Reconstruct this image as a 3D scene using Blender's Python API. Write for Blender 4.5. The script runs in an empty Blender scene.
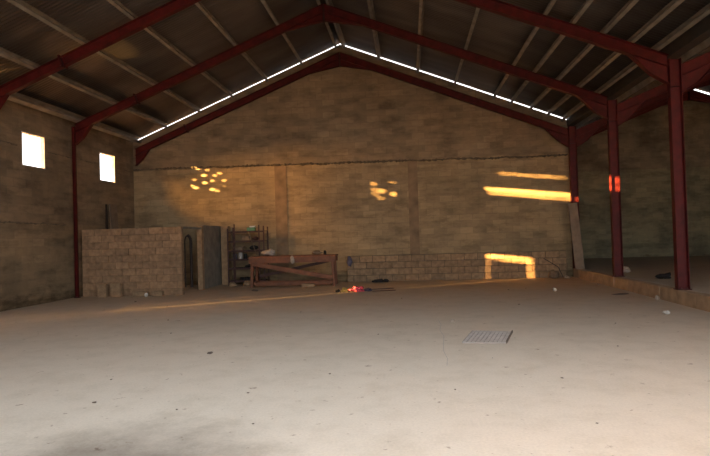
import bpy, bmesh, math, random
from mathutils import Vector, Matrix, noise
random.seed(7)
S = bpy.context.scene
C = S.collection
PI = math.pi

# ------------------------------------------------------------------ sizes of the hall
XL, XR = -9.41, 5.26            # left wall face, valley line between the two naves
XC, ZE, ZR = -2.075, 5.0, 7.95  # ridge of the main nave
YB = 17.66                      # gable wall face
X2, Z2E, Z2R, X2R = 11.55, 4.80, 7.28, 17.9
Y2 = 23.2                       # far gable of the side nave
ZF2 = 0.27                      # raised floor of the side nave
YF = -2.2                       # front of the hall (behind the camera)
SLOPE = (ZR - ZE) / (XC - XL)

# ------------------------------------------------------------------ materials
def mat(name):
    m = bpy.data.materials.new(name); m.use_nodes = True
    nt = m.node_tree
    return m, nt, nt.nodes['Principled BSDF'], nt.nodes, nt.links

def ramp(nodes, stops):
    r = nodes.new('ShaderNodeValToRGB')
    e = r.color_ramp.elements
    while len(e) > 1: e.remove(e[-1])
    e[0].position = stops[0][0]; e[0].color = (*stops[0][1], 1)
    for p, c in stops[1:]:
        x = e.new(p); x.color = (*c, 1)
    return r

def mix(nt, a, b, fac, mode='MIX'):
    n = nt.nodes.new('ShaderNodeMix'); n.data_type = 'RGBA'; n.blend_type = mode
    for sock, v in ((n.inputs['A'], a), (n.inputs['B'], b), (n.inputs['Factor'], fac)):
        if isinstance(v, tuple): sock.default_value = (*v, 1)
        elif isinstance(v, (int, float)): sock.default_value = v
        else: nt.links.new(v, sock)
    return n.outputs['Result']

def simple(name, col, rough=.7, metal=0, var=.25, scale=6, bump=.0, island=0):
    m, nt, b, N, L = mat(name)
    tc = N.new('ShaderNodeTexCoord')
    n = N.new('ShaderNodeTexNoise'); n.inputs['Scale'].default_value = scale; n.inputs['Detail'].default_value = 6
    L.new(tc.outputs['Object'], n.inputs['Vector'])
    lo = tuple(c * (1 - var) for c in col); hi = tuple(min(1, c * (1 + var)) for c in col)
    r = ramp(N, [(.3, lo), (.7, hi)]); L.new(n.outputs['Fac'], r.inputs['Fac'])
    out = r.outputs['Color']
    if island:
        g = N.new('ShaderNodeNewGeometry')
        r2 = ramp(N, [(0, (1 - island,) * 3), (1, (1 + island, 1 + island * .85, 1 + island * .6))])
        L.new(g.outputs['Random Per Island'], r2.inputs['Fac'])
        out = mix(nt, out, r2.outputs['Color'], 1.0, 'MULTIPLY')
    L.new(out, b.inputs['Base Color'])
    b.inputs['Roughness'].default_value = rough; b.inputs['Metallic'].default_value = metal
    if bump:
        bp = N.new('ShaderNodeBump'); bp.inputs['Strength'].default_value = bump; bp.inputs['Distance'].default_value = .02
        L.new(n.outputs['Fac'], bp.inputs['Height']); L.new(bp.outputs['Normal'], b.inputs['Normal'])
    return m

def wall_mat(name, axis, lowc, highc, zsplit, stain=.5, mortar=.8):
    """rendered block wall: axis 0 runs along X, 1 along Y"""
    m, nt, b, N, L = mat(name)
    tc = N.new('ShaderNodeTexCoord'); sp = N.new('ShaderNodeSeparateXYZ'); L.new(tc.outputs['Object'], sp.inputs[0])
    cb = N.new('ShaderNodeCombineXYZ')
    L.new(sp.outputs[axis], cb.inputs[0]); L.new(sp.outputs[2], cb.inputs[1])
    br = N.new('ShaderNodeTexBrick'); L.new(cb.outputs[0], br.inputs['Vector'])
    br.inputs['Scale'].default_value = 1; br.inputs['Brick Width'].default_value = .42; br.inputs['Row Height'].default_value = .21
    br.inputs['Mortar Size'].default_value = .012; br.inputs['Mortar Smooth'].default_value = .6
    br.inputs['Color1'].default_value = (.66, .65, .63, 1); br.inputs['Color2'].default_value = (1.25, 1.22, 1.15, 1)
    br.inputs['Mortar'].default_value = (mortar, mortar, mortar, 1)
    # render: low / high colour with a soft ragged split
    n1 = N.new('ShaderNodeTexNoise'); n1.inputs['Scale'].default_value = .55; n1.inputs['Detail'].default_value = 8
    n1.inputs['Roughness'].default_value = .62
    L.new(cb.outputs[0], n1.inputs['Vector'])
    n2 = N.new('ShaderNodeTexNoise'); n2.inputs['Scale'].default_value = 2.6; n2.inputs['Detail'].default_value = 9
    n2.inputs['Roughness'].default_value = .7
    mp = N.new('ShaderNodeMapping'); mp.inputs['Scale'].default_value = (.45, 1.3, 1)
    L.new(cb.outputs[0], mp.inputs[0]); L.new(mp.outputs[0], n2.inputs['Vector'])
    gt = N.new('ShaderNodeMath'); gt.operation = 'GREATER_THAN'; gt.inputs[1].default_value = zsplit
    L.new(sp.outputs[2], gt.inputs[0])
    base = mix(nt, lowc, highc, gt.outputs[0])
    r1 = ramp(N, [(.30, (1 - stain,) * 3), (.52, (1, 1, 1)), (.75, (1.22, 1.2, 1.14))]); L.new(n1.outputs['Fac'], r1.inputs['Fac'])
    r2 = ramp(N, [(.36, (.66, .65, .62)), (.50, (1, 1, 1)), (.66, (1.22, 1.2, 1.14))]); L.new(n2.outputs['Fac'], r2.inputs['Fac'])
    c = mix(nt, base, r1.outputs['Color'], 1.0, 'MULTIPLY')
    c = mix(nt, c, r2.outputs['Color'], .85, 'MULTIPLY')
    c = mix(nt, c, br.outputs['Color'], .5, 'MULTIPLY')
    # damp dirt near the foot of the wall
    ad = N.new('ShaderNodeMath'); ad.operation = 'MULTIPLY_ADD'; ad.inputs[1].default_value = 1.3
    L.new(n2.outputs['Fac'], ad.inputs[0]); L.new(sp.outputs[2], ad.inputs[2])
    rd = ramp(N, [(.62, (.45, .42, .36)), (1.0, (1, 1, 1))]); L.new(ad.outputs[0], rd.inputs['Fac'])
    c = mix(nt, c, rd.outputs['Color'], .9, 'MULTIPLY')
    L.new(c, b.inputs['Base Color'])
    b.inputs['Roughness'].default_value = .85
    b.inputs['Specular IOR Level'].default_value = .25
    bp = N.new('ShaderNodeBump'); bp.inputs['Strength'].default_value = .5; bp.inputs['Distance'].default_value = .02
    mm = N.new('ShaderNodeMath'); mm.operation = 'ADD'
    L.new(n2.outputs['Fac'], mm.inputs[0]); L.new(br.outputs['Color'], mm.inputs[1])
    L.new(mm.outputs[0], bp.inputs['Height']); L.new(bp.outputs['Normal'], b.inputs['Normal'])
    return m

def floor_mat(name, ca, cb_, shade_patch):
    m, nt, b, N, L = mat(name)
    tc = N.new('ShaderNodeTexCoord')
    def ns(scale, detail, rough=.6, sc=(1, 1, 1)):
        mp = N.new('ShaderNodeMapping'); mp.inputs['Scale'].default_value = sc
        L.new(tc.outputs['Object'], mp.inputs[0])
        n = N.new('ShaderNodeTexNoise'); n.inputs['Scale'].default_value = scale; n.inputs['Detail'].default_value = detail
        n.inputs['Roughness'].default_value = rough
        L.new(mp.outputs[0], n.inputs['Vector']); return n
    n1 = ns(.35, 7); n2 = ns(2.2, 9, .7); n3 = ns(9, 4, .6, (.8, 1, 1)); n4 = ns(45, 3)
    sp = N.new('ShaderNodeSeparateXYZ'); L.new(tc.outputs['Object'], sp.inputs[0])
    # floor colour runs from paler by the gate to darker and redder by the gable
    ma = N.new('ShaderNodeMath'); ma.operation = 'MULTIPLY_ADD'; ma.inputs[1].default_value = 6.0
    L.new(n1.outputs['Fac'], ma.inputs[0]); L.new(sp.outputs[1], ma.inputs[2])
    mr = N.new('ShaderNodeMapRange'); mr.inputs[1].default_value = 7.0; mr.inputs[2].default_value = 18.5
    L.new(ma.outputs[0], mr.inputs[0])
    c = mix(nt, ca, cb_, mr.outputs[0])
    r1 = ramp(N, [(.3, (.93, .93, .92)), (.7, (1.05, 1.05, 1.05))]); L.new(n1.outputs['Fac'], r1.inputs['Fac'])
    r2 = ramp(N, [(.32, (.90, .89, .87)), (.52, (1, 1, 1)), (.75, (1.04, 1.04, 1.04))]); L.new(n2.outputs['Fac'], r2.inputs['Fac'])
    r3 = ramp(N, [(.30, (.50, .43, .38)), (.345, (1, 1, 1))]); L.new(n3.outputs['Fac'], r3.inputs['Fac'])
    r4 = ramp(N, [(.3, (.93, .93, .93)), (.7, (1.05, 1.05, 1.05))]); L.new(n4.outputs['Fac'], r4.inputs['Fac'])
    for r, f in ((r1, 1), (r2, 1), (r3, .8), (r4, 1)): c = mix(nt, c, r.outputs['Color'], f, 'MULTIPLY')
    if shade_patch:      # soft shadow painted into the floor colour
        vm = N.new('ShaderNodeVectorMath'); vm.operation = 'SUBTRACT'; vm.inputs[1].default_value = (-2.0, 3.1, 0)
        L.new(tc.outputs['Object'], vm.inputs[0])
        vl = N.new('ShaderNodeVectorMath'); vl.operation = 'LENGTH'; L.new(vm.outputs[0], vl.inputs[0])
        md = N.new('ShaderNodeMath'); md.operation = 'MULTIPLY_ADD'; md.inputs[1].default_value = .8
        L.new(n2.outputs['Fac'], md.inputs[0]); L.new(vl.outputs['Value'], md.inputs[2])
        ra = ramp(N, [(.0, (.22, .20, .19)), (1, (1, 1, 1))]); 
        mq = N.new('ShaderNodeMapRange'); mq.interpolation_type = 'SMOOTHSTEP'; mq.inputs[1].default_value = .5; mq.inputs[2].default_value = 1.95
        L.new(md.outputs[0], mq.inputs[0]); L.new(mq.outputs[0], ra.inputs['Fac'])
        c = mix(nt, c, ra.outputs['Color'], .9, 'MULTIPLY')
    L.new(c, b.inputs['Base Color'])
    b.inputs['Roughness'].default_value = .8; b.inputs['Specular IOR Level'].default_value = .3
    bp = N.new('ShaderNodeBump'); bp.inputs['Strength'].default_value = .35; bp.inputs['Distance'].default_value = .02
    L.new(n2.outputs['Fac'], bp.inputs['Height']); L.new(bp.outputs['Normal'], b.inputs['Normal'])
    return m

M_back = wall_mat('gable_render', 0, (.335, .256, .154), (.27, .212, .142), 3.95, .30, .72)
M_left = wall_mat('side_render', 1, (.27, .205, .130), (.25, .19, .125), 2.05, .40, .80)
M_back2 = wall_mat('far_gable_render', 0, (.25, .235, .155), (.22, .19, .135), 3.9, .55, .85)
M_pier = simple('pier_concrete', (.23, .16, .095), .9, 0, .3, 3, .4)
M_mortar = simple('mortar_lip', (.13, .10, .065), .95, 0, .35, 7, .5)
M_floor = floor_mat('shaded_screed', (.74, .68, .59), (.50, .37, .255), 1)
M_floor2 = floor_mat('side_floor', (.56, .49, .39), (.40, .34, .26), 0)
M_curb = simple('curb_earth', (.37, .26, .165), .95, 0, .25, 5, .5)
M_red = simple('red_oxide_paint', (.078, .006, .006), .6, 0, .35, 5, .1)
M_red2 = simple('red_oxide_plate', (.048, .006, .006), .65, 0, .3, 5)
for _m in (M_red, M_red2): _m.node_tree.nodes['Principled BSDF'].inputs['Specular IOR Level'].default_value = .3
M_bolt = simple('bolt_steel', (.10, .04, .035), .5, .4)
M_purlin = simple('purlin_steel', (.27, .235, .185), .55, 0, .3, 4)
M_gutter = simple('gutter_steel', (.045, .038, .03), .6, 0, .3, 4)
M_block = simple('block_sand', (.30, .195, .115), .95, 0, .25, 9, .5, island=.16)
M_blockjoint = simple('block_mortar', (.22, .145, .085), .95, 0, .25, 9, .5)
M_block2 = simple('block_grey', (.29, .20, .12), .95, 0, .25, 9, .5, island=.18)
M_plaster = simple('grey_plaster', (.21, .19, .155), .95, 0, .25, 4, .4)
M_darkiron = simple('dark_iron', (.035, .022, .018), .6, 0, .4, 12)
M_brown = simple('red_brown_iron', (.055, .02, .016), .6, 0, .4, 12)
M_bench = simple('orange_red_paint', (.17, .062, .026), .6, 0, .3, 7)
M_benchtop = simple('bench_plank', (.22, .08, .035), .7, 0, .3, 9)
M_wood = simple('pale_board', (.20, .15, .105), .8, 0, .25, 5)
M_grey = simple('grey_sheet', (.50, .46, .43), .6, .0, .2, 8)
M_wire = simple('wire_steel', (.40, .365, .34), .6, .0, .2, 20)
M_white = simple('white_plastic', (.70, .68, .64), .6, 0, .1, 20)
M_pale = simple('pale_paper', (.40, .33, .27), .8, 0, .2, 20)
M_pink = simple('pink_cloth', (.62, .09, .14), .8, 0, .45, 30)
M_yellow = simple('yellow_wrapper', (.62, .40, .10), .7, 0, .3, 20)
M_black = simple('black_cloth', (.015, .014, .014), .9, 0, .3, 20)
M_green = simple('green_tin', (.10, .24, .12), .5, 0, .2, 10)
M_blue = simple('slate_blue_cloth', (.085, .085, .13), .8, 0, .3, 10)
M_stone = simple('dark_chip', (.17, .13, .105), .9, 0, .3, 20)
M_rubble = simple('rubble', (.20, .14, .09), .95, 0, .35, 10, .5)
M_leaf = simple('leaf', (.05, .09, .025), .6, 0, .4, 3)
M_bark = simple('bark', (.09, .06, .04), .9, 0, .4, 8, .5)
M_earth = simple('yard_earth', (.42, .30, .20), .95, 0, .2, .5, .2)
M_frame = simple('window_reveal', (.75, .72, .66), .8, 0, .2, 6)

def sheet_mat():
    m, nt, b, N, L = mat('roof_sheet')
    tc = N.new('ShaderNodeTexCoord')
    mp = N.new('ShaderNodeMapping'); mp.inputs['Scale'].default_value = (.35, 1.6, 1); L.new(tc.outputs['Object'], mp.inputs[0])
    n = N.new('ShaderNodeTexNoise'); n.inputs['Scale'].default_value = 1.2; n.inputs['Detail'].default_value = 8
    L.new(mp.outputs[0], n.inputs['Vector'])
    r = ramp(N, [(.3, (.078, .062, .052)), (.55, (.12, .10, .086)), (.75, (.165, .14, .12))])
    L.new(n.outputs['Fac'], r.inputs['Fac']); L.new(r.outputs['Color'], b.inputs['Base Color'])
    b.inputs['Roughness'].default_value = .5; b.inputs['Metallic'].default_value = .3
    return m
M_sheet = sheet_mat()

# ------------------------------------------------------------------ mesh helpers
class MB:
    def __init__(s): s.bm = bmesh.new()
    def box(s, x0, x1, y0, y1, z0, z1, rot=0, bevel=0, jit=0):
        c = Vector(((x0 + x1) / 2, (y0 + y1) / 2, (z0 + z1) / 2))
        return s.obox(c, (x1 - x0, y1 - y0, z1 - z0), Matrix.Rotation(rot, 3, 'Z'), bevel)
    def obox(s, c, size, R=None, bevel=0):
        g = bmesh.ops.create_cube(s.bm, size=1)['verts']
        for v in g:
            p = Vector((v.co.x * size[0], v.co.y * size[1], v.co.z * size[2]))
            v.co = (R @ p if R else p) + Vector(c)
        if bevel:
            es = {e for v in g for e in v.link_edges}
            bmesh.ops.bevel(s.bm, geom=list(es), offset=bevel, segments=1, affect='EDGES')
        return s
    def bar(s, a, b, w, h, up=(0, 0, 1), bevel=0):
        """rectangular bar a->b, w across, h along up"""
        a = Vector(a); b = Vector(b); d = (b - a); ln = d.length; d.normalize()
        u = Vector(up); x = d.cross(u)
        if x.length < 1e-4: u = Vector((0, 1, 0)); x = d.cross(u)
        x.normalize(); u = x.cross(d).normalized()
        R = Matrix((x, d, u)).transposed()
        return s.obox((a + b) / 2, (w, ln, h), R, bevel)
    def tube(s, a, b, r, r2=None, seg=10):
        a = Vector(a); b = Vector(b); d = b - a
        q = d.to_track_quat('Z', 'Y').to_matrix().to_4x4()
        bmesh.ops.create_cone(s.bm, cap_ends=True, segments=seg, radius1=r, radius2=r if r2 is None else r2, depth=d.length,
                              matrix=Matrix.Translation((a + b) / 2) @ q)
        return s
    def prism(s, pts, off):
        """polygon pts (3d) extruded by vector off"""
        vs = [s.bm.verts.new(p) for p in pts]; f = s.bm.faces.new(vs)
        r = bmesh.ops.extrude_face_region(s.bm, geom=[f])
        for v in r['geom']:
            if isinstance(v, bmesh.types.BMVert): v.co += Vector(off)
        return s
    def blob(s, c, size, amp=.3, sub=2, seed=0):
        g = bmesh.ops.create_icosphere(s.bm, subdivisions=sub, radius=1)['verts']
        for v in g:
            k = 1 + amp * noise.noise(v.co * 1.7 + Vector((seed * 3.1, seed, seed * .7)))
            v.co = Vector((v.co.x * size[0] * k, v.co.y * size[1] * k, v.co.z * size[2] * k)) + Vector(c)
        return s
    def build(s, name, m, parent=None, smooth=False, origin=None):
        bmesh.ops.recalc_face_normals(s.bm, faces=s.bm.faces)
        me = bpy.data.meshes.new(name)
        if origin is not None:
            for v in s.bm.verts: v.co -= Vector(origin)
        s.bm.to_mesh(me); s.bm.free()
        me.materials.append(m)
        if smooth:
            for p in me.polygons: p.use_smooth = True
        o = bpy.data.objects.new(name, me); C.objects.link(o)
        if origin is not None: o.location = origin
        if parent: o.parent = parent
        return o

def tag(o, label, cat, group=None):
    o['label'] = label; o['category'] = cat
    if group: o['group'] = group
    return o
def struct(o): o['kind'] = 'structure'; return o
def thing(name, label, cat, loc=(0, 0, 0), rz=0, group=None):
    o = bpy.data.objects.new(name, None); C.objects.link(o)
    o.location = loc; o.rotation_euler = (0, 0, rz); o.empty_display_size = .1
    return tag(o, label, cat, group)
def children(o): return list(o.children)
def dup(root, loc=None, rz=None, label=None, group=None):
    def cp(o, par):
        c = o.copy(); C.objects.link(c)
        if par: c.parent = par
        for ch in o.children: cp(ch, c)
        return c
    r = cp(root, None)
    if loc is not None: r.location = loc
    if rz is not None: r.rotation_euler = (0, 0, rz)
    if label: r['label'] = label
    if group: r['group'] = group
    return r

def roof_z(x):                      # main nave sheet line
    return ZR - SLOPE * abs(x - XC)
SL2 = (Z2R - Z2E) / (X2 - XR)
def roof2_z(x):
    return Z2R - SL2 * abs(x - X2)

# ------------------------------------------------------------------ setting: floors and walls
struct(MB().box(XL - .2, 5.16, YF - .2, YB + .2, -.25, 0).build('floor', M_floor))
b = MB()
b.box(5.30, X2R + .2, YF - .2, Y2 + .2, -.2, ZF2)
struct(b.build('floor', M_floor2))
b = MB()   # low curb between the naves, slightly irregular
yy = YF
while yy < YB - .3:
    l = random.uniform(.55, .9)
    e = min(yy + l, YB - .2)
    b.box(5.13 + random.uniform(-.008, .008), 5.30, yy + .002, e - .002, -.1, ZF2 + random.uniform(-.006, .008), bevel=.012)
    yy = e
struct(b.build('trim_1', M_curb))
struct(MB().box(-60, 60, -40, 60, -.4, -.26).build('ground', M_earth))

def wall_with_holes(u0, u1, z0, z1, holes, put):
    us = sorted({u0, u1, *[h[0] for h in holes], *[h[1] for h in holes]})
    zs = sorted({z0, z1, *[h[2] for h in holes], *[h[3] for h in holes]})
    for i in range(len(us) - 1):
        run = None
        for j in range(len(zs) - 1):
            cu, cz = (us[i] + us[i + 1]) / 2, (zs[j] + zs[j + 1]) / 2
            hole = any(h[0] < cu < h[1] and h[2] < cz < h[3] for h in holes)
            if hole:
                if run: put(us[i], us[i + 1], *run); run = None
            else:
                run = (run[0], zs[j + 1]) if run else (zs[j], zs[j + 1])
        if run: put(us[i], us[i + 1], *run)

W1 = (12.27, 13.11, 3.49, 4.33); W2 = (15.61, 16.47, 3.45, 4.33)
DOOR = (9.50, 10.365, .33, 2.17)
holes = [W1, W2, DOOR,
         (8.95, 10.62, 4.25, 4.335), (8.45, 10.56, 4.145, 4.185),      # gaps between the boards that close the third window
         (9.08, 10.36, 4.815, 4.845),
         (5.38, 5.92, 4.36, 4.48), (5.38, 5.92, 4.18, 4.28)]
b = MB()
wall_with_holes(YF - .2, YB + .2, -.25, 5.02, holes, lambda a, c, z0, z1: b.box(XL - .12, XL, a, c, z0, z1))
# ragged mortar lips where the wall was raised in stages
struct(b.build('wall_left', M_left))
for n, w in ((1, W1), (2, W2)):
    f = MB()
    for z in (w[2], w[3] - .02): f.box(XL - .11, XL + .01, w[0], w[1], z, z + .02)
    for y in (w[0], w[1] - .02): f.box(XL - .11, XL + .01, y, y + .02, w[2] + .02, w[3] - .02)
    struct(f.build('window_%d' % n, M_frame))
d = MB().box(XL - .12, XL - .08, 9.55, 10.288, .34, 2.02); d = struct(d.build('door_1', M_grey))
MB().box(XL - .08, XL - .05, 9.66, 9.70, 1.0, 1.12).build('door_handle', M_darkiron, d)

def gable(x0, x1, xr, zt, y, th, drop, zlow):
    pts = [(x0, y, zlow), (x1, y, zlow)]
    pts += [(x1, y, zt(x1) - drop), (xr, y, zt(xr) - drop), (x0, y, zt(x0) - drop)]
    return MB().prism(pts, (0, th, 0))
g = gable(XL - .2, 5.22, XC, roof_z, YB, .2, .04, -.25)
wb = struct(g.build('wall_back', M_back))
# concrete piers flush in the gable and the mortar lip of the first lift
for x0, x1 in ((-4.42, -4.02), (.05, .36)):
    MB().box(x0, x1, YB - .022, YB + .05, 0, 3.93).build('concrete_pier', M_pier, wb)
def lip(pts, thick, out, name, par, mat_, axis=0):
    """ragged mortar line: pts = list of (u, z)"""
    b = MB(); bm = b.bm; prev = None
    for u, z in pts:
        t = thick * random.uniform(.35, 1.3); o = out * random.uniform(.5, 1.25); z = z + random.uniform(-.012, .012)
        ring = []
        for du, dz in ((0, -t * .6), (-o, -t * .3), (-o, t * .2), (0, t * .5)):
            p = (u, YB + .01 + du, z + dz) if axis == 0 else (XL - .01 - du, u, z + dz)
            ring.append(bm.verts.new(p))
        if prev:
            for k in range(3): bm.faces.new((prev[k], prev[k + 1], ring[k + 1], ring[k]))
        prev = ring
    return b.build(name, mat_, par)
def zlip(u): return 3.99 - .010 * (u + 6) + .035 * noise.noise(Vector((u * .9, 2, 0))) + .02 * noise.noise(Vector((u * 3, 5, 0)))
lip([(XL + .05 * i, zlip(XL + .05 * i)) for i in range(int((5.2 - XL) / .05))], .075, .07, 'mortar_lip', wb, M_mortar)
wl = bpy.data.objects['wall_left']
def zlipl(u): return 2.06 + .04 * noise.noise(Vector((u * .9, 7, 0)))
lip([(6 + .06 * i, zlipl(6 + .06 * i)) for i in range(int((14.0 - 6) / .06))], .05, .03, 'mortar_lip', wl, M_mortar, 1)
def zlipl2(u): return 3.95 + .03 * noise.noise(Vector((u * .9, 9, 0)))
for a, c in ((6.0, 12.2), (13.2, 15.55), (16.55, 17.6)):
    lip([(a + .06 * i, zlipl2(a + .06 * i)) for i in range(int((c - a) / .06))], .04, .02, 'mortar_lip', wl, M_mortar, 1)

# side nave
g = gable(5.25, X2R + .2, X2, roof2_z, Y2, .2, .07, -.2)
wb2 = struct(g.build('wall_far', M_back2))
struct(MB().box(5.05, 5.25, YB + .2, Y2, -.2, 4.83).build('wall_inner', M_left))
struct(MB().box(X2R, X2R + .2, YF - .2, Y2, -.2, 4.80).build('wall_right', M_left))
# front wall with the wide gate the daylight comes through
GATE = (-6.8, 3.2, 0, 4.6)
b = MB()
wall_with_holes(XL - .2, X2R + .2, -.25, 4.9, [GATE, (6.5, 16.5, .27, 4.4)], lambda a, c, z0, z1: b.box(a, c, YF - .2, YF, z0, z1))  # second opening, unseen, added to light the side nave
b.prism([(XL - .2, YF, 4.9), (XR, YF, 4.9), (XC, YF, ZR)], (0, -.2, 0))
b.prism([(XR, YF, 4.9), (X2R + .2, YF, 4.8), (X2, YF, Z2R)], (0, -.2, 0))
struct(b.build('wall_front', M_left))

# ------------------------------------------------------------------ corrugated roof
def corrugated(x0, x1, z0, z1, y0, y1, lift):
    bm = bmesh.new(); pitch = .0762 * 1.25; n = int((y1 - y0) / pitch * 6)
    rows = []
    for i in range(n + 1):
        y = y0 + (y1 - y0) * i / n
        a = .011 * math.sin(2 * PI * y / pitch) + lift
        rows.append((bm.verts.new((x0, y, z0 + a)), bm.verts.new((x1, y, z1 + a)),
                     bm.verts.new((x1, y, z1 + a + .004)), bm.verts.new((x0, y, z0 + a + .004))))
    for i in range(n):
        p, q = rows[i], rows[i + 1]
        for k in range(4): bm.faces.new((p[k], q[k], q[(k + 1) % 4], p[(k + 1) % 4]))
    o = MB(); o.bm.free(); o.bm = bm
    return o
ROOF0 = 5.0     # unseen opening added right of the ridge to brighten the floor near the gate
for a in ((XL - .25, XC, ZE - SLOPE * .25, ZR, YF, YB + .12), (XC, XR, ZR, ZE, ROOF0, YB + .12), (4.2, XR, roof_z(4.2), ZE, YF, ROOF0),
          (XR, X2, Z2E, Z2R, YF, Y2 + .12), (X2, X2R + .25, Z2R, Z2E, YF, Y2 + .12)):
    struct(corrugated(*a, .045).build('ceiling', M_sheet, smooth=True))

# ------------------------------------------------------------------ purlins
def purlin(x, zf, y0, y1, lean, label, group=None, h=.16, w=.07, m=M_purlin):
    """channel purlin hung under the sheeting; lean = roof angle at that point"""
    b = MB(); t = .008
    R = Matrix.Rotation(lean, 3, 'Y')
    L = y1 - y0; c = Vector((0, 0, 0))
    b.obox(R @ Vector((0, L / 2, 0)), (t, L, h), R)
    for s in (-1, 1): b.obox(R @ Vector((w / 2 + t/2, L / 2, s * (h / 2 - t / 2))), (w, L, t), R)
    b.obox(R @ Vector((w, L / 2, -h / 2 + .02)), (t, L, .03), R)
    z = zf + .03 - h / 2
    o = b.build('roof_purlin', m)
    o.location = (x, y0, z)
    return tag(o, label, 'purlin', group)
words = ['first', 'second', 'third', 'fourth', 'fifth', 'sixth', 'seventh', 'eighth']
ang = math.atan(SLOPE)
PL = [-2.25, -3.42, -4.62, -5.83, -6.98, -8.16, -9.22]
PR = [-1.90, -.74, .52, 1.71, 2.94, 3.47, 4.06, 4.59, 5.05]
for i, x in enumerate(PL):
    hh = .16 if i < 6 else .2
    purlin(x, roof_z(x), 3.0, YB - .005, -ang,
           ('lowest grey steel purlin on top of the left wall' if i == 6 else
            'brown steel purlin left of the ridge, touching it' if i == 0 else
            '%s brown steel purlin down the left roof slope' % words[i]), h=hh, w=.07 if i < 6 else .13)
for i, x in enumerate(PR):
    purlin(x, roof_z(x), 3.0, YB - .005, ang,
           ('lowest pale steel purlin of the right roof slope beside the valley' if i == 8 else
            'brown steel purlin right of the ridge, touching it' if i == 0 else
            '%s brown steel purlin down the right roof slope' % words[i]), w=-.07)
for i, x in enumerate([5.6, 6.7, 7.9, 9.1, 10.3, 11.35]):
    purlin(x, roof2_z(x), 3.0, Y2 - .005, -math.atan(SL2), '%s steel purlin up from the valley in the side nave' % words[i])
for i, x in enumerate([11.75, 12.8, 14.0]):
    purlin(x, roof2_z(x), 3.0, Y2 - .005, math.atan(SL2), '%s steel purlin past the ridge of the side nave' % words[i], w=-.07)
b = MB()   # valley gutter
for (x0, x1, z0, z1) in ((5.15, 5.37, 4.80, 4.81), (5.15, 5.16, 4.81, 5.07), (5.36, 5.37, 4.81, 4.87)):
    b.box(x0, x1, 3.0, YB - .01, z0, z1)
tag(b.build('valley_gutter', M_gutter), 'dark steel gutter in the valley over the right row of columns', 'gutter')

# ------------------------------------------------------------------ steel frames
RT, RD, RW, FT = .21, .215, .13, .012        # rafter top below sheet line, depth, flange width, flange thickness
def plate_xz(b, pts, y, t):                  # polygon in XZ, thickness t along Y
    b.prism([(x, y - t / 2, z) for x, z in pts], (0, t, 0))
def strip_xz(b, a, c, y, w, t):              # flange between two XZ points
    b.bar((a[0], y, a[1]), (c[0], y, c[1]), w, t, up=(0, 0, 1))
def rafter(xa, za, xb, zb, label, haunch_a=True, xs=None, hl=.72, hd=.34, al=1.0, ad=.22):
    """xa low end (column), xb apex; coordinates at rafter TOP.  y local 0"""
    t = thing('steel_rafter', label, 'rafter')
    s = (zb - za) / (xb - xa); sg = 1 if xb > xa else -1
    top = lambda x: za + s * (x - xa)
    bot = lambda x: top(x) - RD
    b = MB()
    plate_xz(b, [(xa, top(xa)), (xb, top(xb)), (xb, bot(xb)), (xa, bot(xa))], 0, .012)
    strip_xz(b, (xa, top(xa)), (xb, top(xb)), 0, RW, FT)
    strip_xz(b, (xa, bot(xa)), (xb, bot(xb)), 0, RW, FT)
    b.build('beam', M_red, t)
    if haunch_a:
        h = MB(); x1 = xa + sg * hl; xm = xa + sg * hl * .45
        zc = bot(xa) - hd
        plate_xz(h, [(xa, bot(xa)), (x1, bot(x1)), (xm, zc + (bot(x1) - zc) * .33), (xa, zc)], 0, .012)
        strip_xz(h, (x1, bot(x1) - .004), (xm, zc + (bot(x1) - zc) * .33), 0, RW, FT)
        strip_xz(h, (xm, zc + (bot(x1) - zc) * .33), (xa, zc), 0, RW, FT)
        h.build('haunch', M_red, t)
    h = MB(); x1 = xb - sg * al                   # apex haunch
    plate_xz(h, [(xb, bot(xb)), (x1, bot(x1)), (xb, bot(xb) - ad)], 0, .012)
    strip_xz(h, (x1, bot(x1) - .004), (xb, bot(xb) - ad), 0, RW, FT)
    h.build('apex_haunch', M_red, t)
    h = MB(); h.box(xb - .006, xb + .006, -.085, .085, bot(xb) - ad - .02, top(xb) + .005); h.build('end_plate', M_red2, t)
    if xs is not None:
        u = Vector((1, 0, s)).normalized(); mid = Vector((xs, 0, (top(xs) + bot(xs)) / 2))
        p = MB(); p.bar(mid - u * .018, mid + u * .018, .18, RD + .06); sp = p.build('splice_plate', M_red2, t)
        for dy in (-.055, .055):
            for dz in (-.08, .08):
                c0 = mid + Vector((0, dy, dz)); MB().tube(c0 - u * .035, c0 + u * .035, .012, seg=6).build('bolt', M_bolt, sp)
    return t
def column(x, z0, z1, label, w=.22, fl=.13):
    t = thing('steel_column', label, 'column')
    b = MB()
    b.box(-w / 2 + FT, w / 2 - FT, -.006, .006, .015, z1 - z0)
    for s in (-1, 1): b.box(s * (w / 2 - FT / 2) - FT / 2, s * (w / 2 - FT / 2) + FT / 2, -fl / 2, fl / 2, .015, z1 - z0)
    b.build('shaft', M_red, t)
    MB().box(-w / 2 - .02, w / 2 + .02, -fl / 2 - .03, fl / 2 + .03, 0, .015).build('base_plate', M_red2, t)
    for s in (-1, 1):
        MB().tube((s * (w / 2 - .06), -fl / 2 - .012, .0152), (s * (w / 2 - .06), -fl / 2 - .012, .04), .012, seg=6).build('anchor_bolt', M_bolt, t)
    p = MB(); p.box(-w / 2 + FT, w / 2 - FT, -fl / 2, fl / 2, z1 - z0 - .55, z1 - z0 - .54); p.build('stiffener', M_red2, t)
    t.location = (x, 0, z0)
    return t
ws = ['against the gable wall', 'second from the gable', 'third from the gable', 'fourth from the gable']
YFR = [YB - .3 + .12, 14.16, 10.96, 7.76]
zt = lambda x: roof_z(x) - RT
zt2 = lambda x: roof2_z(x) - RT
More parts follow.
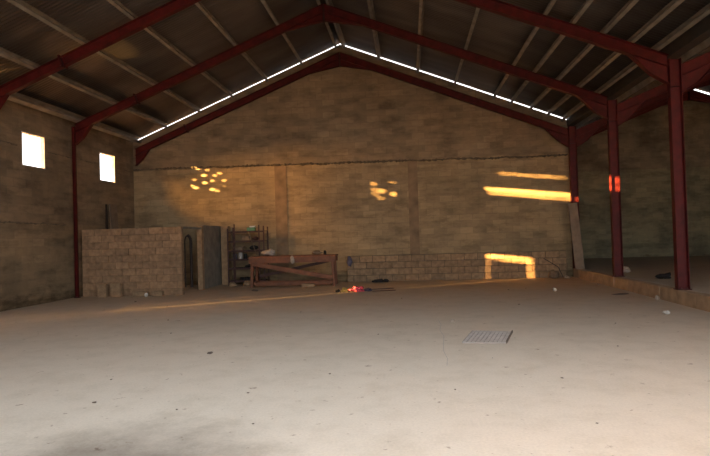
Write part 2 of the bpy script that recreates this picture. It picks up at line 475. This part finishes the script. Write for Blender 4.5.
pos = [('back', 0), ('middle', 1), ('front', 2), ('nearest', 3)]
RA = rafter(XL + .19, zt(XL + .19), XC - .02, zt(XC), '', xs=-7.4, hl=.5, hd=.35)
RB = rafter(XR - .12, zt(XR - .12), XC + .02, zt(XC), '')
RC = rafter(XR + .12, zt2(XR + .12), X2 - .02, zt2(X2), '')
RDn = rafter(X2R - .24, zt2(X2R - .24), X2 + .02, zt2(X2), '')
CL = column(XL + .13, 0, zt(XL + .1) - .02, '', w=.075, fl=.08)
CR = column(XR, ZF2, roof_z(XR) - RT - .03, '')
CR2 = column(X2R - .12, ZF2, zt2(X2R) - .05, '', w=.2)
lab = {
 'RA': 'red steel rafter over the left half of the hall, %s', 'RB': 'red steel rafter over the right half of the hall, %s',
 'RC': 'red steel rafter rising over the side nave from the column %s', 'RD': 'red steel rafter falling to the outer wall of the side nave, %s',
 'CL': 'thin red steel column on the left wall, %s', 'CR': 'red steel column of the right row, %s', 'C2': 'red steel column on the outer wall of the side nave, %s'}
for i, y in enumerate(YFR):
    for key, src, x in (('RA', RA, 0), ('RB', RB, 0), ('RC', RC, 0), ('RD', RDn, 0), ('CL', CL, None), ('CR', CR, None), ('C2', CR2, None)):
        if i == 3 and key in ('CL',): pass
        if i == 0 and key == 'CL': continue
        if i == 0 or (key == 'CL' and i == 1): o = src
        else: o = dup(src)
        o.location = (src.location.x, y, (src.location.z if o is not src else o.location.z))
        if key in ('RA', 'RB'): o.location.z = -.17 if i == 0 else 0
        o['label'] = lab[key] % ws[i]
for j, y in enumerate((20.3, Y2 - .2)):
    w = ['halfway to the far gable', 'against the far gable'][j]
    for src, t_ in ((RC, 'red steel rafter rising in the side nave %s'), (RDn, 'red steel rafter falling in the side nave %s')):
        o = dup(src); o.location = (src.location.x, y, src.location.z); o['label'] = t_ % w
    o = dup(CR2); o.location = (CR2.location.x, y, CR2.location.z); o['label'] = 'red steel column on the outer wall %s' % w
    o = dup(CL); o.location = (5.33, y, ZF2); o.scale = (1, 1, (zt2(5.4) - ZF2) / zt(XL + .1)); o['label'] = 'thin red steel column on the inner wall %s' % w

# ------------------------------------------------------------------ block walls
def blockwall(name, m, x0, x1, y0, y1, rows, bw, rh, parent, skip=(), joint=.008):
    b = MB()
    for r in range(rows):
        z0 = r * rh; off = 0 if r % 2 else bw / 2
        x = x0 - off; k = 0
        while x < x1 - .01:
            a, c = max(x, x0), min(x + bw, x1)
            if c - a > .04 and (r, k) not in skip:
                j = random.uniform(-.006, .006)
                b.box(a + joint / 2, c - joint / 2, y0 + j, y1 + j, z0 + joint / 2, z0 + rh - joint / 2, bevel=.008)
            x += bw; k += 1
    return b.build(name, m, parent)
t = thing('block_partition', 'tall sand coloured block enclosure standing in the left corner', 'wall', (0, 0, 0))
PX0, PX1, PY = XL + .16, -6.30, 14.36
RH = .191; NR = 10; H = RH * NR
blockwall('front_wall', M_block, PX0, PX1, PY, PY + .15, NR, .40, RH, t)
MB().box(PX0, PX1 - .01, PY + .02, PY + .13, 0, H - .01).build('mortar_core', M_blockjoint, t)
MB().box(PX1 - .15, PX1, 16.0, YB - .005, 0, 1.97).build('side_wall', M_plaster, t)
MB().box(PX1 - .15, PX1, 15.84, 16.0, 0, 1.95).build('door_jamb', M_block2, t)
MB().box(PX1 - .14, PX1 - .01, PY + .16, 15.84, H - .06, H + .0).build('lintel', M_plaster, t)
t = thing('low_block_wall', 'low four course block wall along the foot of the gable', 'wall')
blockwall('blocks', M_block2, -2.02, 4.93, 17.36, 17.56, 4, .42, .21, t, joint=.016)
MB().box(-2.0, 4.91, 17.38, YB - .005, 0, .835).build('mortar_core', M_mortar, t)
# loose blocks at the foot of the enclosure
spots = [(-8.55, 14.2, .2, 'loose hollow block at the left foot of the enclosure'),
         (-8.13, 14.18, -.1, 'loose block third from left at the foot of the enclosure'),
         (-7.45, 14.22, .15, 'low broken block lying before the middle of the enclosure'),
         (-6.95, 14.2, -.2, 'low broken block beside the white bag at the enclosure')]
for i, (x, y, rz, l) in enumerate(spots):
    h = (.36, .37, .13, .14)[i]; w_ = (.26, .30, .40, .30)[i]
    b = MB(); b.obox((0, 0, h / 2), (w_, .14, h), None, .012)
    o = b.build('concrete_block', M_block2); o.location = (x, y, 0); o.rotation_euler = (0, 0, rz * .2)
    tag(o, l, 'block')
for i, (x, y, z) in enumerate([(-8.75, PY - .008, 1.45), (-8.95, PY - .008, 1.13), (-8.28, PY - .008, .52)]):
    pass

# curved iron rod in the enclosure doorway
cu = MB(); prev = None
pts = [Vector((-6.80, 16.2, .05)), Vector((-6.80, 16.2, 1.45))] + [Vector((-6.80 - .10 * (1 - math.cos(a)), 16.2, 1.45 + .22 * math.sin(a))) for a in [PI * k / 8 for k in range(1, 9)]] + [Vector((-7.0, 16.2, .05))]
for a, c in zip(pts, pts[1:]): cu.tube(a, c, .045 if a.x > -6.9 else .02, seg=8)
tag(cu.build('bent_pipe', M_darkiron), 'dark bent pipe standing in the gap of the block enclosure', 'pipe')
# board and pipe leaning behind the enclosure
b = MB(); b.obox((0, 0, 0), (.035, .42, 2.74), Matrix.Rotation(-.05, 3, 'Y'), .004)
o = b.build('leaning_board', M_wood); o.location = (XL + .13, 16.2, 1.375)
tag(o, 'pale board leaning on the left wall behind the block enclosure', 'board')
b = MB(); b.prism([(-9.33, 15.66, 0), (-9.33, 15.95, 0), (-9.36, 15.84, 2.72), (-9.36, 15.80, 2.72)], (.03, 0, 0))
tag(b.build('dark_sheet_offcut', M_darkiron), 'narrow dark pointed sheet leaning beside the pale board', 'sheet')

# ------------------------------------------------------------------ storage rack
RX0, RX1, RY0, RY1 = -5.86, -4.66, 16.95, 17.45
t = thing('storage_rack', 'dark iron rack with six shelves against the gable wall', 'rack')
for (x, y, h) in ((RX0, RY0, 1.86), (RX1, RY0, 1.92), (RX0 + .02, RY1, 1.9), (RX1, RY1, 1.9), (RX0 + .22, RY0 + .02, 2.0), (RX1 - .16, RY0 + .02, 1.95)):
    b = MB(); b.box(x - .022, x + .022, y - .022, y - .014, 0, h); b.box(x - .022, x - .014, y - .014, y + .022, 0, h)
    b.build('post', M_brown, t)
RZ = [.16, .57, .86, 1.14, 1.45, 1.76]
for z in RZ:
    s = MB(); s.box(RX0, RX1, RY0, RY1, z - .012, z).build('shelf', M_darkiron, t)
    MB().box(RX0, RX1, RY0 - .012, RY0, z - .05, z + .006).build('shelf_rail', M_brown, t)
def onrack(name, k, x, w, d, h, m, label, cat, kind='box'):
    b = MB()
    z = RZ[k]; y = RY0 + .06 + d / 2
    if kind == 'box': b.obox((0, 0, h / 2), (w, d, h), None, .01)
    elif kind == 'can': b.tube((0, 0, 0), (0, 0, h), w / 2, seg=14); b.tube((0, 0, h), (0, 0, h + .012), w / 2 * .93, seg=14)
    elif kind == 'coil':
        for j in range(14):
            a = 2 * PI * j / 14; c2 = 2 * PI * (j + 1) / 14
            for q, rr in ((.025, w / 2), (.065, w / 2 * .93)):
                b.tube((rr * math.cos(a), rr * math.sin(a) * .7, q), (rr * math.cos(c2), rr * math.sin(c2) * .7, q), .024, seg=6)
    else: b.blob((0, 0, h * .42), (w / 2 * .85, d / 2 * .85, h * .42), .3, 2, x)
    o = b.build(name, m, smooth=kind in ('blob', 'coil')); o.location = (x, y, z + .002)
    return tag(o, label, cat)
onrack('cardboard_box', 4, -5.3, .26, .2, .16, M_pale if False else M_rubble, 'brown box on the second rack shelf from the top', 'box')
onrack('rag_bundle', 4, -4.98, .26, .24, .15, M_brown, 'reddish bundle on the second rack shelf from the top', 'bundle', 'blob')
onrack('tool_case', 3, -5.55, .3, .22, .12, M_rubble, 'flat brown case on the left of the third rack shelf', 'case')
onrack('rag_bundle', 3, -5.05, .34, .26, .18, M_black, 'dark bundle on the right of the third rack shelf', 'bundle', 'blob')
onrack('paint_can', 2, -5.67, .12, .12, .15, M_blue, 'slate coloured can at the left of the fourth rack shelf', 'can', 'can')
onrack('paint_can', 2, -5.49, .13, .13, .19, M_grey, 'grey can next to the dark jar on the fourth rack shelf', 'can', 'can')
onrack('glass_jar', 2, -5.32, .11, .11, .15, M_black, 'dark jar in the middle of the fourth rack shelf', 'jar', 'can')
onrack('rag_bundle', 1, -5.2, .42, .26, .12, M_black, 'low dark bundle on the fifth rack shelf', 'bundle', 'blob')
onrack('cable_coil', 0, -5.35, .42, .3, .1, M_black, 'black coil of cable on the bottom rack shelf', 'coil', 'coil')
onrack('scrap_bundle', 0, -4.95, .28, .3, .24, M_black, 'black heap of scrap right of the coil on the bottom shelf', 'bundle', 'blob')
t = thing('tin_box', 'small green tin with a white lid on top of the rack', 'tin', (-5.12, 17.12, 1.768), .1)
MB().obox((0, 0, .055), (.26, .2, .11), None, .01).build('body', M_green, t)
MB().obox((.05, 0, .135), (.18, .22, .05), None, .008).build('lid', M_white, t)
b = MB(); b.tube((-5.16, 16.92, 1.74), (-4.83, 16.70, .96), .010, seg=6)
tag(b.build('pale_stick', M_wood), 'thin pale stick leaning against the front of the rack', 'stick')
b = MB(); b.box(-6.22, -5.98, 17.3, 17.6, 0, 1.95); 
tag(b.build('concrete_post', M_block2), 'pale narrow block post between the enclosure and the rack', 'post')

# ------------------------------------------------------------------ work bench
t = thing('work_bench', 'long orange red work bench with crossed braces before the gable wall', 'bench', (-3.58, 16.45, 0), .02)
L2 = 1.36
MB().obox((0, 0, .925), (2 * L2, .66, .05), None, .006).build('bench_top', M_benchtop, t)
MB().box(-L2 + .02, L2 - .02, -.34, -.30, .74, .90).build('apron', M_bench, t)
MB().box(-L2 + .02, L2 - .02, .30, .34, .74, .90).build('apron', M_bench, t)
for sx in (-1, 1):
    for sy in (-1, 1):
        x = sx * (L2 - .12)
        b = MB(); b.bar((x, sy * .28, .90), (x + sx * .04, sy * .30, 0), .08, .08, up=(1, 0, 0)); b.build('leg', M_bench, t)
MB().bar((-L2 + .12, -.355, .74), (L2 - .14, -.355, .26), .035, .13).build('brace', M_bench, t)
MB().bar((L2 - .3, .26, .74), (-L2 + .2, .26, .30), .035, .09).build('brace', M_brown, t)
MB().box(-L2 + .18, L2 - .18, -.245, -.20, .04, .15).build('bottom_rail', M_bench, t)
MB().box(-L2 + .18, L2 - .18, .20, .245, .04, .15).build('bottom_rail', M_bench, t)
MB().bar((L2 - .16, -.26, .12), (L2 - .16, .26, .12), .05, .08).build('end_rail', M_bench, t)
MB().bar((-L2 + .16, -.26, .12), (-L2 + .16, .26, .12), .05, .08).build('end_rail', M_bench, t)
b = MB(); b.blob((0, 0, .09), (.2, .14, .1), .5, 3, 3); b.blob((.1, .03, .13), (.1, .08, .07), .6, 2, 5)
o = b.build('white_cloth', M_pale, smooth=True); o.location = (-4.38, 16.4, .965); tag(o, 'crumpled whitish cloth on the left end of the work bench', 'cloth')
b = MB(); b.blob((0, 0, .07), (.16, .11, .07), .5, 2, 9)
o = b.build('brown_bundle', M_rubble, smooth=True); o.location = (-2.85, 16.4, .948); tag(o, 'brown lump near the right end of the work bench', 'bundle')
b = MB(); b.tube((0, 0, 0), (0, 0, .1), .045, seg=12); b.tube((0, 0, .1), (0, 0, .13), .03, seg=12)
o = b.build('dark_can', M_black); o.location = (-2.58, 16.35, .952); tag(o, 'small dark can beside the brown lump on the work bench', 'can')
b = MB(); b.blob((0, 0, 0), (.07, .035, .13), .3, 2, 2); b.tube((0, 0, .1), (.0, .02, .22), .006, seg=6)
o = b.build('hanging_rag', M_pale, smooth=True); o.location = (-3.55, 16.07, .83); tag(o, 'pale rag hanging over the front edge of the work bench', 'rag')
b = MB(); b.blob((0, 0, .02), (.09, .05, .17), .35, 3, 4)
o = b.build('blue_rag', M_blue, smooth=True); o.location = (-1.93, 17.325, .66); tag(o, 'slate blue rag hung on the left end of the low block wall', 'rag')

# under and beside the bench and the rack
for x, y, s, l in ((-5.62, 16.62, .1, 'grey lump of rubble at the foot of the rack, left one'), (-5.13, 16.65, .13, 'grey lump of rubble at the foot of the rack, right one')):
    b = MB(); b.blob((0, 0, s * .6), (s * 1.2, s, s * .75), .4, 2, x)
    o = b.build('rubble_lump', M_block2); o.location = (x, y, 0); tag(o, l, 'rubble')
b = MB(); b.obox((0, 0, .05), (.4, .18, .1), None, .01); o = b.build('concrete_block', M_block2); o.location = (-3.05, 15.95, 0)
tag(o, 'flat block on the floor under the front of the work bench', 'block')

# ------------------------------------------------------------------ right end of the gable wall
b = MB(); R = Matrix.Rotation(-.055, 3, 'Y') @ Matrix.Rotation(-.06, 3, 'X')
b.obox((0, 0, 1.03), (.28, .035, 2.06), None, .004)
o = b.build('leaning_plank', M_wood); o.location = (5.24, 17.12, .275); o.rotation_euler = (-.09, -.05, 0)
tag(o, 'tall pale plank leaning on the gable wall beside the back column', 'plank')
b = MB(); b.tube((4.20, 17.30, .62), (4.62, 17.24, .34), .012, seg=8); b.tube((4.62, 17.24, .34), (4.75, 17.2, .02), .012, seg=8)
tag(b.build('bent_bar', M_darkiron), 'dark bent bar propped at the right end of the low wall', 'bar')
b = MB(); b.blob((0, 0, .12), (.16, .1, .14), .5, 2, 5)
o = b.build('earth_sack', M_rubble, smooth=True); o.location = (4.45, 17.12, 0); tag(o, 'small brown sack on the floor at the right end of the low wall', 'sack')
b = MB(); b.blob((0, 0, .04), (.09, .07, .05), .5, 2, 6)
o = b.build('mortar_lump', M_pale); o.location = (4.80, 16.95, 0); tag(o, 'pale mortar lump on the floor at the foot of the leaning plank', 'lump')

# ------------------------------------------------------------------ litter on the floor
def crumple(name, m, x, y, z, size, label, cat, seed, sub=2, amp=.9):
    b = MB(); b.blob((0, 0, size[2] * .8), size, amp, sub, seed)
    o = b.build(name, m); o.location = (x, y, z); o.rotation_euler = (0, 0, seed)
    return tag(o, label, cat)
crumple('pink_cloth', M_pink, -1.43, 14.38, 0, (.20, .16, .07), 'crumpled pink and red cloth on the floor before the work bench', 'cloth', 1, 3)
crumple('violet_rag', M_blue, -1.12, 14.40, 0, (.13, .09, .05), 'dull violet rag lying right of the pink cloth', 'rag', 2)
crumple('yellow_wrapper', M_yellow, -1.74, 14.33, 0, (.10, .09, .06), 'yellow wrapper lying against the pink cloth', 'wrapper', 3)
crumple('dark_rag', M_black, -1.93, 14.32, 0, (.06, .05, .04), 'small dark rag left of the yellow wrapper', 'rag', 4)
b = MB(); b.tube((-1.05, 14.75, .012), (-.45, 14.95, .012), .010, seg=6); tag(b.build('thin_stick', M_brown), 'thin brown stick behind the violet rag', 'stick')
b = MB(); b.tube((-1.0, 14.25, .012), (-.38, 14.42, .012), .010, seg=6); tag(b.build('thin_stick', M_brown), 'thin brown stick in front of the violet rag', 'stick')
b = MB(); b.blob((0, 0, .05), (.16, .08, .06), .6, 2, 3); b.blob((.2, 0, .04), (.13, .07, .05), .6, 2, 7); b.blob((-.17, .02, .03), (.07, .05, .035), .4, 2, 1)
o = b.build('black_rag', M_black, smooth=True); o.location = (-.98, 17.05, 0); tag(o, 'flat black rag at the foot of the low block wall', 'rag')
crumple('paper_scrap', M_white, 3.54, 13.57, 0, (.06, .04, .04), 'white crumpled paper scrap at the back right of the floor', 'paper', 5)
crumple('paper_scrap', M_pale, .70, 9.15, 0, (.045, .04, .025), 'pale paper scrap behind the flat mesh panel', 'paper', 6)
crumple('paper_scrap', M_white, 4.37, 9.67, 0, (.055, .05, .03), 'white paper scrap near the curb and the front column', 'paper', 7)
crumple('white_bag', M_white, -7.2, 14.05, 0, (.05, .05, .06), 'small white bag at the foot of the block enclosure', 'bag', 8)
crumple('mortar_lump', M_pale, 5.95, 15.45, ZF2, (.10, .08, .09), 'pale lump on the raised floor behind the middle column', 'lump', 9)
crumple('black_sack', M_black, 5.98, 13.3, ZF2, (.22, .12, .07), 'flat black sack on the raised floor between the right columns', 'sack', 10)
crumple('mortar_lump', M_pale, 5.02, 11.5, 0, (.03, .04, .05), 'white lump against the curb by the front right column', 'lump', 11)
crumple('mortar_lump', M_pale, 4.95, 14.7, 0, (.03, .03, .025), 'small pale lump against the curb by the middle column', 'lump', 12)
crumple('earth_clod', M_stone, 4.7, 12.6, 0, (.2, .08, .015), 'flat dark patch of loose earth along the curb', 'earth', 13)
crumple('dead_leaf', M_stone, -2.66, 6.88, 0, (.05, .03, .012), 'dark curled leaf alone on the left of the pale floor', 'leaf', 14)
crumple('dark_scrap', M_stone, -4.44, 15.07, 0, (.13, .05, .02), 'dark flat scrap on the floor before the rack', 'scrap', 15)
# flat mesh panel
t = thing('mesh_panel', 'flat grey wire mesh panel lying on the floor right of the middle', 'panel', (1.08, 7.74, 0), .0)
pa, pb, pc, pd = Vector((-.40, -.38, 0)), Vector((.17, -.42, 0)), Vector((.40, .38, 0)), Vector((-.16, .48, 0))
pn = MB(); pn.prism([p + Vector((0, 0, .004)) for p in (pa, pb, pc, pd)], (0, 0, .008)); pn.build('backing', M_grey, t)
w = MB()
for i in range(15):
    f = i / 14; w.bar(pa.lerp(pd, f) + Vector((0, 0, .015)), pb.lerp(pc, f) + Vector((0, 0, .015)), .007, .006)
for i in range(11):
    f = i / 10; w.bar(pa.lerp(pb, f) + Vector((0, 0, .020)), pd.lerp(pc, f) + Vector((0, 0, .020)), .007, .005)
w.build('mesh', M_wire, t)
e = MB(); e.bar(pb + Vector((0.008, 0, .02)), pc + Vector((0.008, 0, .02)), .012, .036); e.build('side_rim', M_stone, t)
# chips of stone
chips = [(-2.99, 4.79, .03), (-3.3, 5.6, .02), (-2.1, 4.6, .018), (-1.6, 5.1, .02), (-.9, 5.8, .02), (.4, 5.2, .018), (1.5, 5.6, .02), (-.5, 8.1, .02), (-3.9, 8.4, .025),
         (2.6, 7.1, .02), (3.2, 8.8, .022), (-4.6, 9.8, .03), (-2.2, 10.6, .025), (2.2, 11.2, .03), (-5.6, 11.9, .03), (1.4, 4.3, .014), (-1.3, 4.25, .016), (.95, 6.5, .014), (2.5, 14.0, .04), (3.0, 14.3, .03), (-6.9, 12.9, .04), (-.2, 12.6, .03)]
for i, (x, y, s) in enumerate(chips):
    b = MB(); b.blob((0, 0, s * .2), (s * .8, s * .55, s * .3), .6, 1, i)
    o = b.build('stone_chip', M_stone); o.location = (x, y, 0); o.rotation_euler = (0, 0, i)
    tag(o, 'small dark stone chip lying loose on the pale floor', 'stone', 'stone chips scattered over the floor')
# crack in the screed
b = MB(); prev = None
cp = [(.47, 9.4), (.49, 8.9), (.44, 8.4), (.47, 7.9), (.43, 7.4), (.40, 6.9), (.42, 6.5), (.39, 6.15)]
for a, c in zip(cp, cp[1:]): b.bar((a[0], a[1], .0008), (c[0], c[1], .0008), .006, .0012)
tag(b.build('floor_crack', M_wire), 'thin grey crack running down the floor left of the mesh panel', 'crack')

# dark mound added out of view, beside the shadow painted on the floor
b = MB(); g = bmesh.ops.create_grid(b.bm, x_segments=30, y_segments=24, size=1)['verts']
for v in g:
    q = Vector((v.co.x * 1.0, v.co.y * .75, 0)); k = max(0, 1 - (v.co.x ** 2 + v.co.y ** 2))
    q.z = .40 * k ** 1.3 * (1 + .3 * noise.noise(q * 5)) - .004; v.co = q
o = b.build('shade_mound', M_black, smooth=True); o.location = (-2.25, 2.2, 0)
tag(o, 'low dark mound added out of view beside the painted floor shadow', 'added mound'); o['kind'] = 'stuff'
# ------------------------------------------------------------------ tree in the yard whose leaves break up the low sun
SUN = Vector((1.7, 1.0, -.1 * math.hypot(1.7, 1.0))).normalized()      # travel direction of the light
gaps1 = [(-7.2, 4.06), (-7.1, 3.97), (-6.76, 3.9), (-6.18, 3.98), (-6.9, 3.72), (-6.5, 3.7), (-6.35, 3.77), (-6.46, 3.58), (-7.22, 3.59), (-6.86, 3.47), (-6.6, 3.53), (-6.17, 3.52), (-7.33, 3.39), (-7.18, 3.31), (-6.59, 3.23), (-6.17, 3.33), (-6.42, 3.18)]
big1 = {9, 13, 14, 4, 0, 1}
gaps2 = [(-0.47, 3.28), (-0.11, 3.25), (-1.09, 3.2), (-1.06, 3.01), (-0.83, 2.96), (-1.06, 2.88), (-0.43, 2.84), (-0.25, 2.9), (-0.87, 2.72)]
big2 = {1, 0, 6, 4}
rays = [(Vector((x, 17.66, z)), .020 if i in big1 else .008) for i, (x, z) in enumerate(gaps1)] + \
       [(Vector((x, 17.66, z)), (.058 if i == 1 else .024) if i in big2 else .008) for i, (x, z) in enumerate(gaps2)]
t = thing('yard_tree', 'leafy tree in the yard outside the left wall', 'tree', (0, 0, 0))
TC = Vector((-14.2, 11.6, 4.6))
b = MB(); b.tube((-14.4, 11.5, -.27), (-14.3, 11.6, 3.2), .2, .13); 
for q in ((-14.2, 9.8, 4.4), (-14.1, 13.2, 4.5), (-14.3, 11.5, 5.4)): b.tube((-14.3, 11.6, 3.1), q, .11, .03)
b.build('trunk', M_bark, t)
bm = bmesh.new()
def leaf(p, s):
    n = Vector((random.gauss(0, 1), random.gauss(0, 1), random.gauss(0, 1))) + SUN * random.choice((-1.6, 1.6))
    n.normalize(); u = n.orthogonal().normalized(); v = n.cross(u)
    a = random.uniform(0, 2 * PI); u, v = u * math.cos(a) + v * math.sin(a), v * math.cos(a) - u * math.sin(a)
    bm.faces.new([bm.verts.new(p + u * s + n * .0), bm.verts.new(p + v * s * .55), bm.verts.new(p - u * s), bm.verts.new(p - v * s * .55)])
def clear(p, s):
    for o, r in rays:
        d = p - o; k = d.dot(SUN); dist = (d - SUN * k).length
        if dist < r + s: return False
    return True
def fill(c, rad, n, s0, s1):
    k = 0
    while k < n:
        q = Vector((random.uniform(-1, 1), random.uniform(-1, 1), random.uniform(-1, 1)))
        if q.length > 1: continue
        p = Vector((c[0] + q.x * rad[0], c[1] + q.y * rad[1], c[2] + q.z * rad[2])); k += 1
        s = random.uniform(s0, s1)
        if clear(p, s): leaf(p, s)
fill(TC, (1.5, 2.6, 1.5), 5000, .07, .11)
w1c = Vector((XL, 12.69, 3.91)) - SUN * 5.4; w2c = Vector((XL, 16.04, 3.89)) - SUN * 5.4
for c in (w1c, w2c):
    fill(c, (.9, .75, .8), 9000, .05, .09)
    fill(c, (.9, .75, .8), 16000, .015, .03)
bo = MB(); bo.bm.free(); bo.bm = bm; bo.build('crown', M_leaf, t)

# ------------------------------------------------------------------ light
w = bpy.data.worlds.new('sky'); S.world = w; w.use_nodes = True
N = w.node_tree.nodes; L = w.node_tree.links
bg = N['Background']
tc = N.new('ShaderNodeTexCoord')
vd = N.new('ShaderNodeVectorMath'); vd.operation = 'DOT_PRODUCT'; vd.inputs[1].default_value = -SUN
L.new(tc.outputs['Generated'], vd.inputs[0])
mr = N.new('ShaderNodeMapRange'); mr.inputs[1].default_value = .86; mr.inputs[2].default_value = 1.0
L.new(vd.outputs['Value'], mr.inputs[0])
pw = N.new('ShaderNodeMath'); pw.operation = 'POWER'; pw.inputs[1].default_value = 2.0; L.new(mr.outputs[0], pw.inputs[0])
c = mix(w.node_tree, (.98, .98, 1.0), (92, 42, 10), pw.outputs[0])
L.new(c, bg.inputs['Color']); bg.inputs['Strength'].default_value = 3.5

sl = bpy.data.lights.new('sun', 'SUN'); sl.energy = 140; sl.angle = math.radians(.53); sl.color = (1, .54, .16)
so = bpy.data.objects.new('sun', sl); C.objects.link(so); so.rotation_euler = SUN.to_track_quat('-Z', 'Y').to_euler(); so.location = (-30, 0, 8)

def portal(loc, direction, sx, sy, name):
    l = bpy.data.lights.new(name, 'AREA'); l.shape = 'RECTANGLE'; l.size = sx; l.size_y = sy; l.cycles.is_portal = True
    o = bpy.data.objects.new(name, l); C.objects.link(o); o.location = loc
    o.rotation_euler = Vector(direction).to_track_quat('-Z', 'Z').to_euler()
portal(((GATE[0] + GATE[1]) / 2, YF - .05, 2.3), (0, 1, 0), GATE[1] - GATE[0], 4.6, 'gate_portal')
for i, W in enumerate((W1, W2)):
    portal((XL - .1, (W[0] + W[1]) / 2, (W[2] + W[3]) / 2), (1, 0, 0), W[1] - W[0], W[3] - W[2], 'window_portal')
portal((11.5, YF - .05, 2.3), (0, 1, 0), 10.0, 4.1, 'side_portal')
portal((1.05, (YF + ROOF0) / 2, 6.9), (-.37, 0, -.93), 6.7, ROOF0 - YF, 'roof_portal')

# unseen block added outside the left wall to keep low sun off the gate
hb = thing('sun_blocker', 'unseen house-shaped sun blocker added outside the hall', 'sun blocker', (-26, -20, -.26))
MB().box(-4, 4, -15, 12, 0, 12.5).build('blocker_walls', M_left, hb)
MB().prism([(-4.4, -15.3, 12.5), (4.4, -15.3, 12.5), (0, -15.3, 14.3)], (0, 27.6, 0)).build('blocker_roof', M_sheet, hb)
# ------------------------------------------------------------------ camera
f, yaw, pit, rol = 534.615, .098901, .014782, .030128
fw = Vector((-math.sin(yaw) * math.cos(pit), math.cos(yaw) * math.cos(pit), math.sin(pit)))
r0 = Vector((math.cos(yaw), math.sin(yaw), 0)); u0 = r0.cross(fw)
rt = r0 * math.cos(rol) - u0 * math.sin(rol); up = r0 * math.sin(rol) + u0 * math.cos(rol)
cam = bpy.data.cameras.new('camera'); co = bpy.data.objects.new('camera', cam); C.objects.link(co)
m = Matrix((rt, up, -fw)).transposed().to_4x4(); m.translation = (0, 0, 1.5); co.matrix_world = m
cam.sensor_width = 36; cam.lens = f / 710 * 36; cam.clip_end = 300
S.camera = co
vs = S.view_settings
vs.view_transform = 'Standard'; vs.look = 'None'; vs.gamma = 1; vs.use_curve_mapping = False; vs.exposure = 0
